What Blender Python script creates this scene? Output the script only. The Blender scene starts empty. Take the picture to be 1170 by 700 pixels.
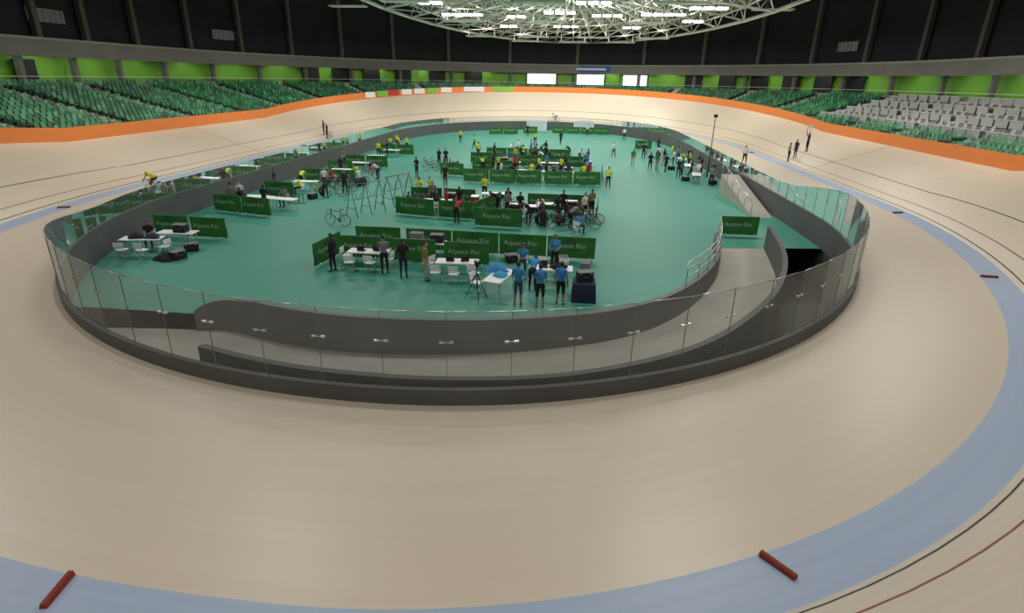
import bpy, math, random
from mathutils import Vector, Matrix
random.seed(7)
sc=bpy.context.scene; COL=bpy.context.collection
sc.view_settings.view_transform='Standard'
# ---------------------------------------------------------------- camera
F=650.0
psi=math.radians(5.3); th=math.radians(21.8); ph=0.019
C=Vector((3.4,0,8.0))
fh=Vector((-math.sin(psi),math.cos(psi),0)); R0=Vector((math.cos(psi),math.sin(psi),0))
fw=fh*math.cos(th)+Vector((0,0,-math.sin(th))); U0=fh*math.sin(th)+Vector((0,0,math.cos(th)))
R=R0*math.cos(ph)+U0*math.sin(ph); U=U0*math.cos(ph)-R0*math.sin(ph)
cam=bpy.data.cameras.new('camera'); co=bpy.data.objects.new('camera',cam); COL.objects.link(co)
cam.lens=36*F/1170; cam.sensor_width=36; cam.clip_end=600; cam.clip_start=.05
co.matrix_world=Matrix(((R.x,U.x,-fw.x,C.x),(R.y,U.y,-fw.y,C.y),(R.z,U.z,-fw.z,C.z),(0,0,0,1)))
sc.camera=co
# ---------------------------------------------------------------- materials
def mat(n,c,r=.6,metal=0.,noise=None,c2=None,coord='Object',spec=None,em=None):
    m=bpy.data.materials.new(n); m.use_nodes=True; nt=m.node_tree; b=nt.nodes['Principled BSDF']
    b.inputs['Base Color'].default_value=(*c,1); b.inputs['Roughness'].default_value=r; b.inputs['Metallic'].default_value=metal
    if spec is not None: b.inputs['Specular IOR Level'].default_value=spec
    if em: b.inputs['Emission Color'].default_value=(*c,1); b.inputs['Emission Strength'].default_value=em
    if noise:
        tc=nt.nodes.new('ShaderNodeTexCoord'); mp=nt.nodes.new('ShaderNodeMapping'); nz=nt.nodes.new('ShaderNodeTexNoise'); cr=nt.nodes.new('ShaderNodeValToRGB')
        mp.inputs['Scale'].default_value=noise; nz.inputs['Scale'].default_value=1; nz.inputs['Detail'].default_value=5
        nt.links.new(tc.outputs[coord],mp.inputs[0]); nt.links.new(mp.outputs[0],nz.inputs['Vector']); nt.links.new(nz.outputs['Fac'],cr.inputs[0])
        cr.color_ramp.elements[0].position=.3; cr.color_ramp.elements[1].position=.7
        cr.color_ramp.elements[0].color=(*c,1); cr.color_ramp.elements[1].color=(*(c2 or c),1)
        nt.links.new(cr.outputs[0],b.inputs['Base Color'])
    return m
M_wood=mat('track_wood',(.655,.565,.43),.38,noise=(.12,7,1),c2=(.70,.61,.47),coord='UV',spec=.4)
M_safe=mat('safety_zone_wood',(.70,.62,.49),.36,noise=(.2,3,1),c2=(.72,.64,.51),coord='UV',spec=.4)
M_blue=mat('blue_band_paint',(.40,.50,.65),.42,noise=(.2,6,1),c2=(.43,.53,.68),coord='UV',spec=.35)
M_green=mat('green_floor',(.052,.26,.19),.5,noise=(.15,.15,1),c2=(.062,.29,.212),spec=.3)
M_conc=mat('concrete',(.36,.34,.29),.8,noise=(.6,.6,.6),c2=(.44,.41,.35))
M_aisle=mat('aisle_concrete',(.66,.64,.58),.8)
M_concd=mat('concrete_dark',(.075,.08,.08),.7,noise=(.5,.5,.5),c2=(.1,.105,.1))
M_concm=mat('concrete_mid',(.14,.15,.145),.7,noise=(.5,.5,.5),c2=(.175,.18,.175))
M_para=mat('parapet_concrete',(.22,.21,.185),.8,noise=(.4,.4,.4),c2=(.27,.255,.225))
M_step=mat('stand_concrete',(.10,.13,.105),.8,noise=(.5,.5,.5),c2=(.14,.17,.145))
M_orange=mat('orange_panel',(.80,.23,.04),.55)
M_line=mat('black_line',(.015,.015,.02),.5)
M_red=mat('red_line',(.28,.06,.03),.5)
M_upw=mat('upper_wall',(.03,.033,.038),.8,noise=(.3,.3,.3),c2=(.042,.045,.05))
M_col=mat('column_concrete',(.2,.195,.18),.8)
M_gwall=mat('green_wall',(.16,.42,.035),.6,noise=(.3,.3,.3),c2=(.22,.5,.045))
M_roof=mat('roof_deck',(.012,.012,.012),.9,noise=(.2,.2,.2),c2=(.02,.02,.018))
M_roof2=mat('roof_inner_deck',(.12,.115,.09),.9,noise=(.2,.2,.2),c2=(.17,.16,.125))
M_steel=mat('painted_steel',(.75,.75,.68),.5)
M_metal=mat('bare_metal',(.55,.56,.57),.3,1.)
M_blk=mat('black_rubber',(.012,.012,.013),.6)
M_white=mat('white_plastic',(.8,.8,.8),.5)
M_wsh=mat('bright_window',(.9,.95,1),.5,em=1.1)
M_glow=mat('lamp_and_fill_glow',(.95,1,.9),.5,em=12.)  # glow shared by the truss lamps and the added concourse fill strips
M_seats=[mat('seat_green_a',(.02,.18,.06),.4),mat('seat_green_b',(.04,.28,.1),.4),mat('seat_green_c',(.012,.09,.035),.4),mat('seat_green_d',(.10,.36,.17),.4)]
M_sgrey=mat('seat_grey',(.5,.5,.49),.5)
M_ban=mat('banner_green',(.012,.09,.018),.6,noise=(.9,.9,1.6),c2=(.03,.20,.028))
def glassmat():
    m=bpy.data.materials.new('fence_glass'); m.use_nodes=True; nt=m.node_tree; nt.nodes.clear()
    o=nt.nodes.new('ShaderNodeOutputMaterial'); t=nt.nodes.new('ShaderNodeBsdfTransparent'); g=nt.nodes.new('ShaderNodeBsdfGlossy'); d=nt.nodes.new('ShaderNodeBsdfDiffuse')
    t.inputs[0].default_value=(.84,.87,.86,1); g.inputs['Roughness'].default_value=.03; g.inputs[0].default_value=(.9,.95,.95,1); d.inputs[0].default_value=(.55,.58,.56,1)
    m1=nt.nodes.new('ShaderNodeMixShader'); m2=nt.nodes.new('ShaderNodeMixShader'); lw=nt.nodes.new('ShaderNodeFresnel'); lw.inputs[0].default_value=1.3
    nt.links.new(lw.outputs[0],m1.inputs[0]); nt.links.new(t.outputs[0],m1.inputs[1]); nt.links.new(g.outputs[0],m1.inputs[2])
    m2.inputs[0].default_value=.09; nt.links.new(m1.outputs[0],m2.inputs[1]); nt.links.new(d.outputs[0],m2.inputs[2]); nt.links.new(m2.outputs[0],o.inputs[0])
    return m
M_glass=glassmat()
# ---------------------------------------------------------------- mesh builder
class MB:
    def __init__(s): s.v=[]; s.f=[]; s.m=[]; s.sm=[]
    def add(s,v,f,m=0,sm=False):
        o=len(s.v); s.v+= [tuple(p) for p in v]; s.f+=[tuple(i+o for i in q) for q in f]; s.m+=[m]*len(f); s.sm+=[sm]*len(f)
    def box(s,c,d,m=0,rot=0.):
        x,y,z=d[0]/2,d[1]/2,d[2]/2; cs,sn=math.cos(rot),math.sin(rot); v=[]
        for a,b,e in [(-x,-y,-z),(x,-y,-z),(x,y,-z),(-x,y,-z),(-x,-y,z),(x,-y,z),(x,y,z),(-x,y,z)]:
            v.append((c[0]+a*cs-b*sn,c[1]+a*sn+b*cs,c[2]+e))
        s.add(v,[(0,3,2,1),(4,5,6,7),(0,1,5,4),(1,2,6,5),(2,3,7,6),(3,0,4,7)],m)
    def tube(s,pts,rad,n=6,m=0,round_=False,side=Vector((1,0,0))):
        pts=[Vector(p) for p in pts]
        rad=[(r,r) if not isinstance(r,tuple) else r for r in (rad if isinstance(rad,list) else [rad]*len(pts))]
        if round_:
            d=(pts[1]-pts[0]).normalized(); r=rad[0]; k=min(r)
            pts=[pts[0]-d*k*.95,pts[0]-d*k*.6]+pts; rad=[(r[0]*.3,r[1]*.3),(r[0]*.8,r[1]*.8)]+rad
            d=(pts[-1]-pts[-2]).normalized(); r=rad[-1]; k=min(r)
            e=pts[-1]; pts=pts+[e+d*k*.6,e+d*k*.95]; rad=rad+[(r[0]*.8,r[1]*.8),(r[0]*.3,r[1]*.3)]
        v=[]
        for i,p in enumerate(pts):
            d=(pts[min(i+1,len(pts)-1)]-pts[max(i-1,0)]).normalized()
            sd=side-d*side.dot(d)
            if sd.length<.2: sd=Vector((0,1,0)); sd=sd-d*sd.dot(d)
            sd.normalize(); u=d.cross(sd)
            for k in range(n):
                a=2*math.pi*k/n; v.append(p+sd*(rad[i][0]*math.cos(a))+u*(rad[i][1]*math.sin(a)))
        f=[]; L=len(pts)
        for i in range(L-1):
            for k in range(n): q=(k+1)%n; f.append((i*n+k,i*n+q,(i+1)*n+q,(i+1)*n+k))
        f.append(tuple(reversed(range(n)))); f.append(tuple(range((L-1)*n,L*n)))
        s.add(v,f,m,True)
    def ell(s,c,r,m=0,n=12,k=8,rot=None):
        c=Vector(c); v=[]; f=[]
        for i in range(1,k):
            t=math.pi*i/k
            for j in range(n):
                a=2*math.pi*j/n; p=Vector((r[0]*math.sin(t)*math.cos(a),r[1]*math.sin(t)*math.sin(a),r[2]*math.cos(t)))
                v.append(c+((rot@p) if rot else p))
        T=Vector((0,0,r[2])); v.append(c+((rot@T) if rot else T)); v.append(c-((rot@T) if rot else T))
        for i in range(k-2):
            for j in range(n): q=(j+1)%n; f.append((i*n+j,(i+1)*n+j,(i+1)*n+q,i*n+q))
        t=(k-1)*n
        for j in range(n): q=(j+1)%n; f.append((t,j,q)); f.append((t+1,(k-2)*n+q,(k-2)*n+j))
        s.add(v,f,m,True)
    def torus(s,c,R_,r,m=0,axis='x',n=28,k=6):
        v=[];f=[]
        for i in range(n):
            a=2*math.pi*i/n
            for j in range(k):
                b=2*math.pi*j/k; rr=R_+r*math.cos(b)
                v.append((c[0]+r*math.sin(b),c[1]+rr*math.cos(a),c[2]+rr*math.sin(a)))
        for i in range(n):
            for j in range(k): f.append((i*k+j,((i+1)%n)*k+j,((i+1)%n)*k+(j+1)%k,i*k+(j+1)%k))
        s.add(v,f,m,True)
    def mesh(s,n,mats):
        me=bpy.data.meshes.new(n); me.from_pydata(s.v,[],s.f)
        for m in mats: me.materials.append(m)
        me.polygons.foreach_set('material_index',s.m); me.polygons.foreach_set('use_smooth',s.sm); me.update(); return me
def obj(n,me,loc=(0,0,0),rz=0.,parent=None,scale=1.):
    o=bpy.data.objects.new(n,me); COL.objects.link(o); o.location=loc; o.rotation_euler=(0,0,rz); o.scale=(scale,)*3
    if parent: o.parent=parent
    return o
def empty(n):
    o=bpy.data.objects.new(n,None); COL.objects.link(o); return o
# ---------------------------------------------------------------- oval curves
def base(xc,al,ar,bn,bf,yn,yf,pl=2.,pr=2.):
    pts=[]
    def se(t,yc,b,near):
        c,s_=math.cos(t),math.sin(t); a=al if c<0 else ar; q=2/((pl if c<0 else pr) if near else 2.)
        return (xc+a*math.copysign(abs(c)**q,c),yc+b*math.copysign(abs(s_)**q,s_),abs(s_))
    for i in range(96): pts.append(se(math.pi+math.pi*i/96,yn,bn,True))
    for i in range(24): pts.append((xc+ar,yn+(yf-yn)*i/24,0))
    for i in range(96): pts.append(se(math.pi*i/96,yf,bf,False))
    for i in range(24): pts.append((xc-al,yf+(yn-yf)*i/24,0))
    N=len(pts); out=[]
    for i in range(N):
        x0,y0,_=pts[i-1]; x1,y1,_=pts[(i+1)%N]; dx,dy=x1-x0,y1-y0; l=math.hypot(dx,dy)
        out.append((pts[i][0],pts[i][1],dy/l,-dx/l,pts[i][2]))
    return out
BL=base(-.4,24.0,23.2,33,40,38.6,67,2.3,1.95)
FN=base(-.8,18.8,17.8,21.5,26,32.5,75.5,2.05,2.0)
N=len(BL)
def ring(b,d,z): return [(x+nx*d,y+ny*d,z) for x,y,nx,ny,s in b]
def kf(s): return 1.4-.75*s*s
def sring(d,z):
    return [(x+nx*(9.2+(d-9.2)*kf(s)),y+ny*(9.2+(d-9.2)*kf(s)),z) for x,y,nx,ny,s in BL]
def bang(s): return math.radians(18.5+23.5*s**.85)
def bk(w,x,y,nx,ny,s,dz=0,dd=0):
    a=bang(s); d=1+w*math.cos(a)+dd; return (x+nx*d,y+ny*d,1.02+w*math.sin(a)+dz)
def bank(w,dz=0,dd=0): return [bk(w,*p,dz,dd) for p in BL]
def loft(n,rs,m,parent=None,smooth=True):
    v=[p for r in rs for p in r]; f=[]; uv=[]; n0=len(rs[0])
    cu=[0]
    for i in range(n0): a=Vector(rs[0][i]);b=Vector(rs[0][(i+1)%n0]); cu.append(cu[-1]+(b-a).length)
    cv=[0]
    for k in range(len(rs)-1): cv.append(cv[-1]+(Vector(rs[k+1][130%n0])-Vector(rs[k][130%n0])).length)
    for k in range(len(rs)-1):
        for i in range(n0):
            j=(i+1)%n0; f.append((k*n0+i,k*n0+j,(k+1)*n0+j,(k+1)*n0+i)); uv+=[cu[i],cv[k],cu[i+1],cv[k],cu[i+1],cv[k+1],cu[i],cv[k+1]]
    me=bpy.data.meshes.new(n); me.from_pydata(v,[],f); me.materials.append(m)
    l=me.uv_layers.new(name='UVMap'); l.data.foreach_set('uv',uv)
    if smooth: me.polygons.foreach_set('use_smooth',[True]*len(f))
    return obj(n,me,parent=parent)
cum=[0]
for i in range(N): cum.append(cum[-1]+math.hypot(BL[(i+1)%N][0]-BL[i][0],BL[(i+1)%N][1]-BL[i][1]))
LT=cum[-1]
def at(s):
    s%=LT
    lo,hi=0,N
    while hi-lo>1:
        m=(lo+hi)//2
        if cum[m]<=s: lo=m
        else: hi=m
    t=(s-cum[lo])/(cum[lo+1]-cum[lo]); a=BL[lo]; b=BL[(lo+1)%N]
    r=[a[k]+(b[k]-a[k])*t for k in range(5)]; l=math.hypot(r[2],r[3]); r[2]/=l; r[3]/=l; return r
# ---------------------------------------------------------------- track
TR=empty('velodrome_track')
loft('safety_zone',[ring(FN,0,1.0),ring(BL,0,1.0)],M_safe,TR)
loft('blue_band',[ring(BL,0,1.0),ring(BL,1.0,1.02)],M_blue,TR)
loft('banking',[bank(w) for w in (0,.25,.6,1.5,3,4.5,6,7.1)],M_wood,TR)
loft('measurement_line',[bank(.18,.006),bank(.23,.006)],M_line,TR)
loft('sprinter_line',[bank(.85,.006),bank(.9,.006)],M_red,TR)
loft('stayer_line',[bank(2.45,.006),bank(2.51,.006)],M_line,TR)
rim=bank(7.1)
loft('orange_barrier',[rim,[(x,y,z+.95) for x,y,z in rim],[(x,y,z+.95) for x,y,z in bank(7.1,0,.08)],[(x,y,z-.3) for x,y,z in bank(7.1,0,.08)]],M_orange,TR,False)
loft('outer_skirt',[[(x,y,z-.2) for x,y,z in bank(7.1,0,.08)],sring(9.2,3.4)],M_step,TR)
def strip(n,s,wid,m):
    mb=MB(); v=[]
    for w in [x*7.1/8 for x in range(9)]:
        for ds in (-wid/2,wid/2):
            p=at(s+ds); v.append(bk(w,*p,.009))
    mb.add(v,[(2*i,2*i+1,2*i+3,2*i+2) for i in range(8)]); obj(n,mb.mesh(n,[m]),parent=TR)
s_r=cum[96]+ (cum[120]-cum[96])*.5; s_l=cum[216]+(cum[240]-cum[216])*.5
strip('finish_line',s_r,.06,M_line); strip('pursuit_line',s_l,.06,M_red)
# fence
FE=empty('glass_fence')
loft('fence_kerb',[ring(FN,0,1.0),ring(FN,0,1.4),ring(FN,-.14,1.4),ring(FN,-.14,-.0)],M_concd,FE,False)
fc=[0]
for i in range(N): fc.append(fc[-1]+math.hypot(FN[(i+1)%N][0]-FN[i][0],FN[(i+1)%N][1]-FN[i][1]))
def fat(s):
    s%=fc[-1]; i=max(k for k in range(N) if fc[k]<=s); t=(s-fc[i])/(fc[i+1]-fc[i]); a=FN[i]; b=FN[(i+1)%N]
    return a[0]+(b[0]-a[0])*t,a[1]+(b[1]-a[1])*t
def ztop(p):
    t=min(1,max(0,(p.y-14)/11)) if p.x<0 else min(1,max(0,(p.y-27)/12)); t=t*t*(3-2*t); return 3.3-t*1.1
np_=int(fc[-1]/1.45); st=fc[-1]/np_; gm=MB(); cm=MB()
for i in range(np_):
    a=Vector(fat(i*st+.012)); b=Vector(fat((i+1)*st-.012))
    dr=(b-a).normalized(); nm=Vector((dr.y,-dr.x)); a-=nm*.07; b-=nm*.07
    za,zb=ztop(a),ztop(b)
    gm.add([(a.x,a.y,1.38),(b.x,b.y,1.38),(b.x,b.y,zb),(a.x,a.y,za)],[(0,1,2,3)])
    cm.tube([(a.x,a.y,za),(b.x,b.y,zb)],.012,4,0)
    zc=1.38+(za-1.38)*.62; r=math.atan2(dr.y,dr.x)
    if a.y<34:
        for k in(-1,1):
            p=a+dr*(k*.11)
            cm.box((p.x,p.y,zc),(.09,.05,.045),0,r)
        cm.box((a.x,a.y,zc+.0),(.2,.02,.015),0,r)
    cm.box((a.x,a.y,(1.38+za)/2),(.012,.02,za-1.38),1,r)
obj('glass_panels',gm.mesh('glass_panels',[M_glass]),parent=FE)
obj('glass_clips',cm.mesh('glass_clips',[M_metal,M_concm]),parent=FE)
# infield
def cat(P,n=8):
    o=[]; P=[Vector(p) for p in P]
    for i in range(len(P)-1):
        p0=P[max(i-1,0)];p1=P[i];p2=P[i+1];p3=P[min(i+2,len(P)-1)]
        for k in range(n):
            t=k/n; o.append(.5*((2*p1)+(p2-p0)*t+(2*p0-5*p1+4*p2-p3)*t*t+(3*p1-p0-3*p2+p3)*t**3))
    o.append(P[-1]); return o
W1=cat([(-9.6,17.6),(-8.4,17.6),(-5.8,16.7),(-3.3,16.3),(-.5,16.4),(2.2,16.9),(5.1,18),(7.1,19.6),(8.9,22.2),(10.4,25.7),(11.2,29.6)])
W2=cat([(-6.2,12.95),(-4.4,12.4),(-2.4,12.05),(.5,12.0),(3.7,12.65),(6.8,14.4),(9.1,16.9),(11.3,20.5),(12.9,24.8),(13.9,30)])
def curved_wall(n,P,z0f,z1f,t,m):
    mb=MB(); v=[]; L=len(P)
    for i,p in enumerate(P):
        d=(P[min(i+1,L-1)]-P[max(i-1,0)]).normalized(); nn=Vector((-d.y,d.x)); u=i/(L-1)
        for q,z in((p-nn*t/2,z0f(u)),(p-nn*t/2,z1f(u)),(p+nn*t/2,z1f(u)),(p+nn*t/2,z0f(u))): v.append((q.x,q.y,z))
    f=[(0,1,2,3),((L-1)*4+3,(L-1)*4+2,(L-1)*4+1,(L-1)*4)]
    for i in range(L-1):
        for k in range(4): q=(k+1)%4; f.append((i*4+k,(i+1)*4+k,(i+1)*4+q,i*4+q))
    mb.add(v,f); return obj(n,mb.mesh(n,[m]))
curved_wall('wall_ramp_inner',W1,lambda u:-.9,lambda u:.1+.75*(min(1,u/.16)**.8),.2,M_concm)
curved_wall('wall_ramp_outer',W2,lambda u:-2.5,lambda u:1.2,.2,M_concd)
iR=next(i for i in range(N) if FN[i][0]>0 and FN[i][1]>=30.)
poly=[(FN[i][0],FN[i][1]) for i in range(iR,N)]+[(FN[i][0],FN[i][1]) for i in range(0,48) if FN[i][1]>=17.6]
poly+=[(p.x,p.y) for p in W1]+[(13.9,30.)]
mb=MB(); mb.add([(x,y,0) for x,y in poly],[tuple(range(len(poly)))]); obj('floor',mb.mesh('floor',[M_green]))
k=60; mb=MB(); v=[]
for i in range(k):
    u=i/(k-1); a=W1[int(u*(len(W1)-1))]; b=W2[int(u*(len(W2)-1))]; z=-.6*(1-u)-.01
    v+=[(a.x,a.y,z),(b.x,b.y,z)]
mb.add(v,[(2*i,2*i+1,2*i+3,2*i+2) for i in range(k-1)])
lp=[(FN[i][0],FN[i][1]) for i in range(0,48) if FN[i][1]<17.6 and FN[i][0]<-6]
lp=[(-9.6,17.6)]+lp+[(-6.2,12.95)]
mb.add([(x,y,-.61) for x,y in lp],[tuple(range(len(lp)))])
obj('access_ramp',mb.mesh('access_ramp',[M_conc]))
mb=MB(); mb.add(ring(FN,0,-2.5),[tuple(range(N))]); obj('tunnel_floor',mb.mesh('tunnel_floor',[M_concd]))
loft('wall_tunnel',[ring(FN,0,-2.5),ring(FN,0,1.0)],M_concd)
rl=MB(); P=[W1[i] for i in range(60,len(W1),3)]
for z in(1.2,1.5,1.8): rl.tube([(p.x,p.y,z) for p in P],.022,6)
for p in P: rl.tube([(p.x,p.y,.8),(p.x,p.y,1.8)],.02,6)
obj('ramp_handrail',rl.mesh('ramp_handrail',[M_metal]))
# ---------------------------------------------------------------- stands
ST=empty('grandstand')
RW=13; ZA,ZB=3.4,6.6; prof=[]
for r in range(RW):
    d0=9.2+9.3*r/RW; z0=ZA+(ZB-ZA)*r/RW; prof+=[(d0,z0),(d0+9.3/RW,z0)]
prof+=[(18.5,ZB),(19.6,ZB)]
loft('terraces',[sring(d,z) for d,z in prof],M_step,ST,False)
loft('wall_concourse',[sring(19.6,ZB),sring(19.6,9.9)],M_gwall,ST)
loft('concourse_rail',[sring(18.45,7.4),sring(18.45,7.46)],M_steel,ST)
loft('concourse_kerb',[sring(18.45,ZB),sring(18.45,ZB+.3),sring(18.6,ZB+.3)],M_conc,ST)
loft('balcony_parapet',[sring(20,9.75),sring(18.0,9.75),sring(18.0,9.15),sring(17.8,9.15),sring(17.8,10.8),sring(18.1,10.8),sring(18.1,9.9),sring(23,9.9)],M_para,ST,False)
loft('balcony_trim',[sring(17.75,10.6),sring(17.75,10.8)],M_conc,ST)
loft('wall_upper',[sring(21.5,9.9),sring(21.5,21.5)],M_upw)
cols=MB(); cfill=MB(); s=0
while s<LT:
    p=at(s)
    if p[1]>12:
        k=kf(p[4]); rr=math.atan2(p[3],p[2])
        for d,z0,z1,w in((18.9,ZB,9.75,.5),(21.1,9.9,21,.6)):
            o=9.2+(d-9.2)*k; cols.box((p[0]+p[2]*o,p[1]+p[3]*o,(z0+z1)/2),(w,w,z1-z0),0,rr)
        p=at(s+3.1); o=9.2+(18.35-9.2)*kf(p[4]); cfill.box((p[0]+p[2]*o,p[1]+p[3]*o,9.68),(.14,3.6,.07),0,math.atan2(p[3],p[2]))  # added glowing strip tucked behind the parapet lip to brighten the green wall
    s+=6.2
obj('columns',cols.mesh('columns',[M_col]),parent=ST); obj('concourse_fill_strips',cfill.mesh('concourse_fill_strips',[M_glow]),parent=ST)
seats=MB(); ais=MB(); desk=MB()
def seat(x,y,z,r,m):
    cs,sn=math.cos(r),math.sin(r)
    pr=[(-.22,.30,.17),(-.26,.40,.22),(-.02,.38,.22),(.12,.42,.215),(.16,.62,.22),(.20,.78,.2),(.21,.83,.13)]
    v=[]
    for d,h,w in pr:
        for k in(-1,0,1):
            q=d+(.03 if k==0 else 0)*(1 if h>.5 else 0); hh=h-(.02 if k==0 and h<.5 else 0); v.append((x+q*cs-k*w*sn,y+q*sn+k*w*cs,z+hh))
    f=[]
    for i in range(len(pr)-1):
        for k in range(2): f.append((i*3+k,i*3+k+1,(i+1)*3+k+1,(i+1)*3+k))
    seats.add(v,f,m,True)
sec=9.0; ns=int(LT/sec)
for j in range(ns):
    s0=j*LT/ns; s1=(j+1)*LT/ns; a=at(s0); b=at(s1-.001); m_=at((s0+s1)/2)
    if m_[1]<13: continue
    press = m_[0]>0 and 43<m_[1]<78
    for r in range(RW):
        d=9.2+9.3*(r+.55)/RW; z=ZA+(ZB-ZA)*r/RW
        oa=9.2+(d-9.2)*kf(a[4]); ob=9.2+(d-9.2)*kf(b[4])
        L=math.hypot(a[0]+a[2]*oa-b[0]-b[2]*ob,a[1]+a[3]*oa-b[1]-b[3]*ob)
        n=int((L-1.7)/.56)
        for i in range(n):
            u=(.85+(L-1.7)*(i+.5)/n)/L; p=at(s0+(s1-s0)*u); o=9.2+(d-9.2)*kf(p[4]); rr=math.atan2(p[3],p[2])
            X,Y=p[0]+p[2]*o,p[1]+p[3]*o
            if press and r>2:
                if r%3==1:
                    if i%2==0: seat(X,Y,z,rr,4)
                elif r%3==0 and i%3==0:
                    desk.box((X,Y,z+.72),(.6,1.55,.05),0,rr); desk.box((X-p[2]*.22,Y-p[3]*.22,z+.4),(.04,1.5,.6),1,rr)
                    desk.box((X,Y,z+.36),(.35,.06,.72),1,rr)
                elif r%3==2 and i%3==0: desk.box((X,Y,z+.16),(.85,1.68,.3),2,rr)
            else:
                q=random.random(); seat(X,Y,z,rr,0 if q<.35 else 1 if q<.65 else 2 if q<.85 else 3)
        o=9.2+(d-9.2)*kf(a[4]); rr=math.atan2(a[3],a[2]); w=9.3/RW*kf(a[4])
        ais.box((a[0]+a[2]*(o+w*.2),a[1]+a[3]*(o+w*.2),z+.1),(w*.5,1.4,.2),0,rr)
        ais.box((a[0]+a[2]*(o-w*.25),a[1]+a[3]*(o-w*.25),z+.03),(w*.5,1.4,.08),0,rr)
obj('stadium_seats',seats.mesh('stadium_seats',M_seats+[M_sgrey]),parent=ST)
obj('aisle_steps',ais.mesh('aisle_steps',[M_aisle]),parent=ST)
obj('press_desks',desk.mesh('press_desks',[M_white,M_sgrey,M_conc]),parent=ST)
def on_wall(mb,s,d,z,w,h,m,th_=.1):
    p=at(s); o=9.2+(d-9.2)*kf(p[4]); mb.box((p[0]+p[2]*o,p[1]+p[3]*o,z),(th_,w,h),m,math.atan2(p[3],p[2]))
sf=cum[168]
for n,ds,w in(('window_1',1.2,6.0),('window_2',-3.2,6.4),('window_3',-7.6,5.8)):
    mb=MB(); on_wall(mb,sf+ds,19.3,8.1,w,1.9,0)
    for k in(-1,1):
        p=at(sf+ds); o=9.2+10.*kf(p[4]); mb.box((p[0]+p[2]*o-p[3]*k*w/2,p[1]+p[3]*o+p[2]*k*w/2,8.1),(.2,.3,2.2),1,math.atan2(p[3],p[2]))
    on_wall(mb,sf+ds,19.2,9.1,w,.12,1); on_wall(mb,sf+ds,19.2,7.1,w,.12,1)
    obj(n,mb.mesh(n,[M_wsh,M_concd]))
dk=MB()
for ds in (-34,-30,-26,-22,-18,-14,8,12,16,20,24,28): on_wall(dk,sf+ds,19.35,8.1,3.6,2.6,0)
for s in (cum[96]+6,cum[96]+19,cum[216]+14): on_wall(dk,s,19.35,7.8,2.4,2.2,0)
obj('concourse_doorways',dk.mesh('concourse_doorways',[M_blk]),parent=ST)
lv=MB()
for s in(cum[205],cum[136],cum[222]):
    for k in range(8): on_wall(lv,s,21.35,12.6+k*.16,4.4,.07,0)
    p=at(s); o=9.2+12.1*kf(p[4])
    for k in range(-3,4): lv.box((p[0]+p[2]*o-p[3]*k*.73,p[1]+p[3]*o+p[2]*k*.73,13.15),(.1,.06,1.3),0,math.atan2(p[3],p[2]))
obj('wall_vents',lv.mesh('wall_vents',[M_white]),parent=ST)
ab=MB(); s=cum[186]; i=0
while s<cum[200]:
    p=at(s); q=bk(7.0,*p); ab.box((q[0],q[1],q[2]+.62),(.06,2.3,.8),[0,1,0,0,2,1,0,3][i%8],math.atan2(p[3],p[2])); s+=2.4; i+=1
M_lime=mat('board_lime',(.2,.5,.06)); M_brd=mat('board_red',(.5,.03,.03)); M_bbl=mat('board_blue',(.03,.12,.45))
for s,m in((cum[176],1),(cum[181],0)):
    p=at(s); q=bk(7.0,*p); ab.box((q[0],q[1],q[2]+.62),(.06,4.5,.8),m,math.atan2(p[3],p[2]))
obj('advertising_boards',ab.mesh('advertising_boards',[M_white,M_lime,M_brd,M_bbl]),parent=TR)
sg=MB(); on_wall(sg,sf-3.2,17.7,10.0,10,1.1,0); on_wall(sg,sf-3.2,17.62,10.0,7,.4,1)
obj('balcony_sign',sg.mesh('balcony_sign',[M_bbl,M_white]),parent=ST)
# ---------------------------------------------------------------- roof
EX,EY,CXX,CYY=20.,56.,3.,66.
def el(s,z,n=72): return [(CXX+EX*s*math.cos(2*math.pi*i/n),CYY+EY*s*math.sin(2*math.pi*i/n),z) for i in range(n)]
NE=72
def rz(s): return 16.2+1.6*(1-s*s)
mb=MB(); vv=[]; ff=[]
for i in range(NE):
    t=2*math.pi*i/NE; dx,dy=EX*math.cos(t),EY*math.sin(t)
    vv+=[(CXX+dx,CYY+dy,21.6),(CXX+dx*1.02+(75 if dx>0 else -75)*abs(math.cos(t)),CYY+dy*1.02+(60 if dy>0 else -90)*abs(math.sin(t)),21.6)]
for i in range(NE): j=(i+1)%NE; ff.append((2*i,2*j,2*j+1,2*i+1))
mb.add(vv,ff); obj('ceiling',mb.mesh('ceiling',[M_roof]))
loft('ceiling_inner_deck',[el(1,21.6),el(1,16.2),el(.85,rz(.85)),el(.6,rz(.6)),el(.3,rz(.3)),el(.01,rz(0))],M_roof2)
tr=MB()
def P3(i,s,dz):
    t=2*math.pi*i/NE; return (CXX+EX*s*math.cos(t),CYY+EY*s*math.sin(t),rz(s)+dz)
for i in range(0,NE,2):
    if CYY+EY*math.sin(2*math.pi*i/NE)<25: continue
    ss=[1,.93,.86,.79,.72,.65,.58,.5,.42,.34,.26,.18,.1]
    for a,b in zip(ss,ss[1:]):
        tr.tube([P3(i,a,-.3),P3(i,b,-.3)],.08,4); tr.tube([P3(i,a,-1.5),P3(i,b,-1.5)],.12,4)
        tr.tube([P3(i,a,-1.5),P3(i,(a+b)/2,-.3)],.06,4); tr.tube([P3(i,(a+b)/2,-.3),P3(i,b,-1.5)],.06,4)
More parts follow.
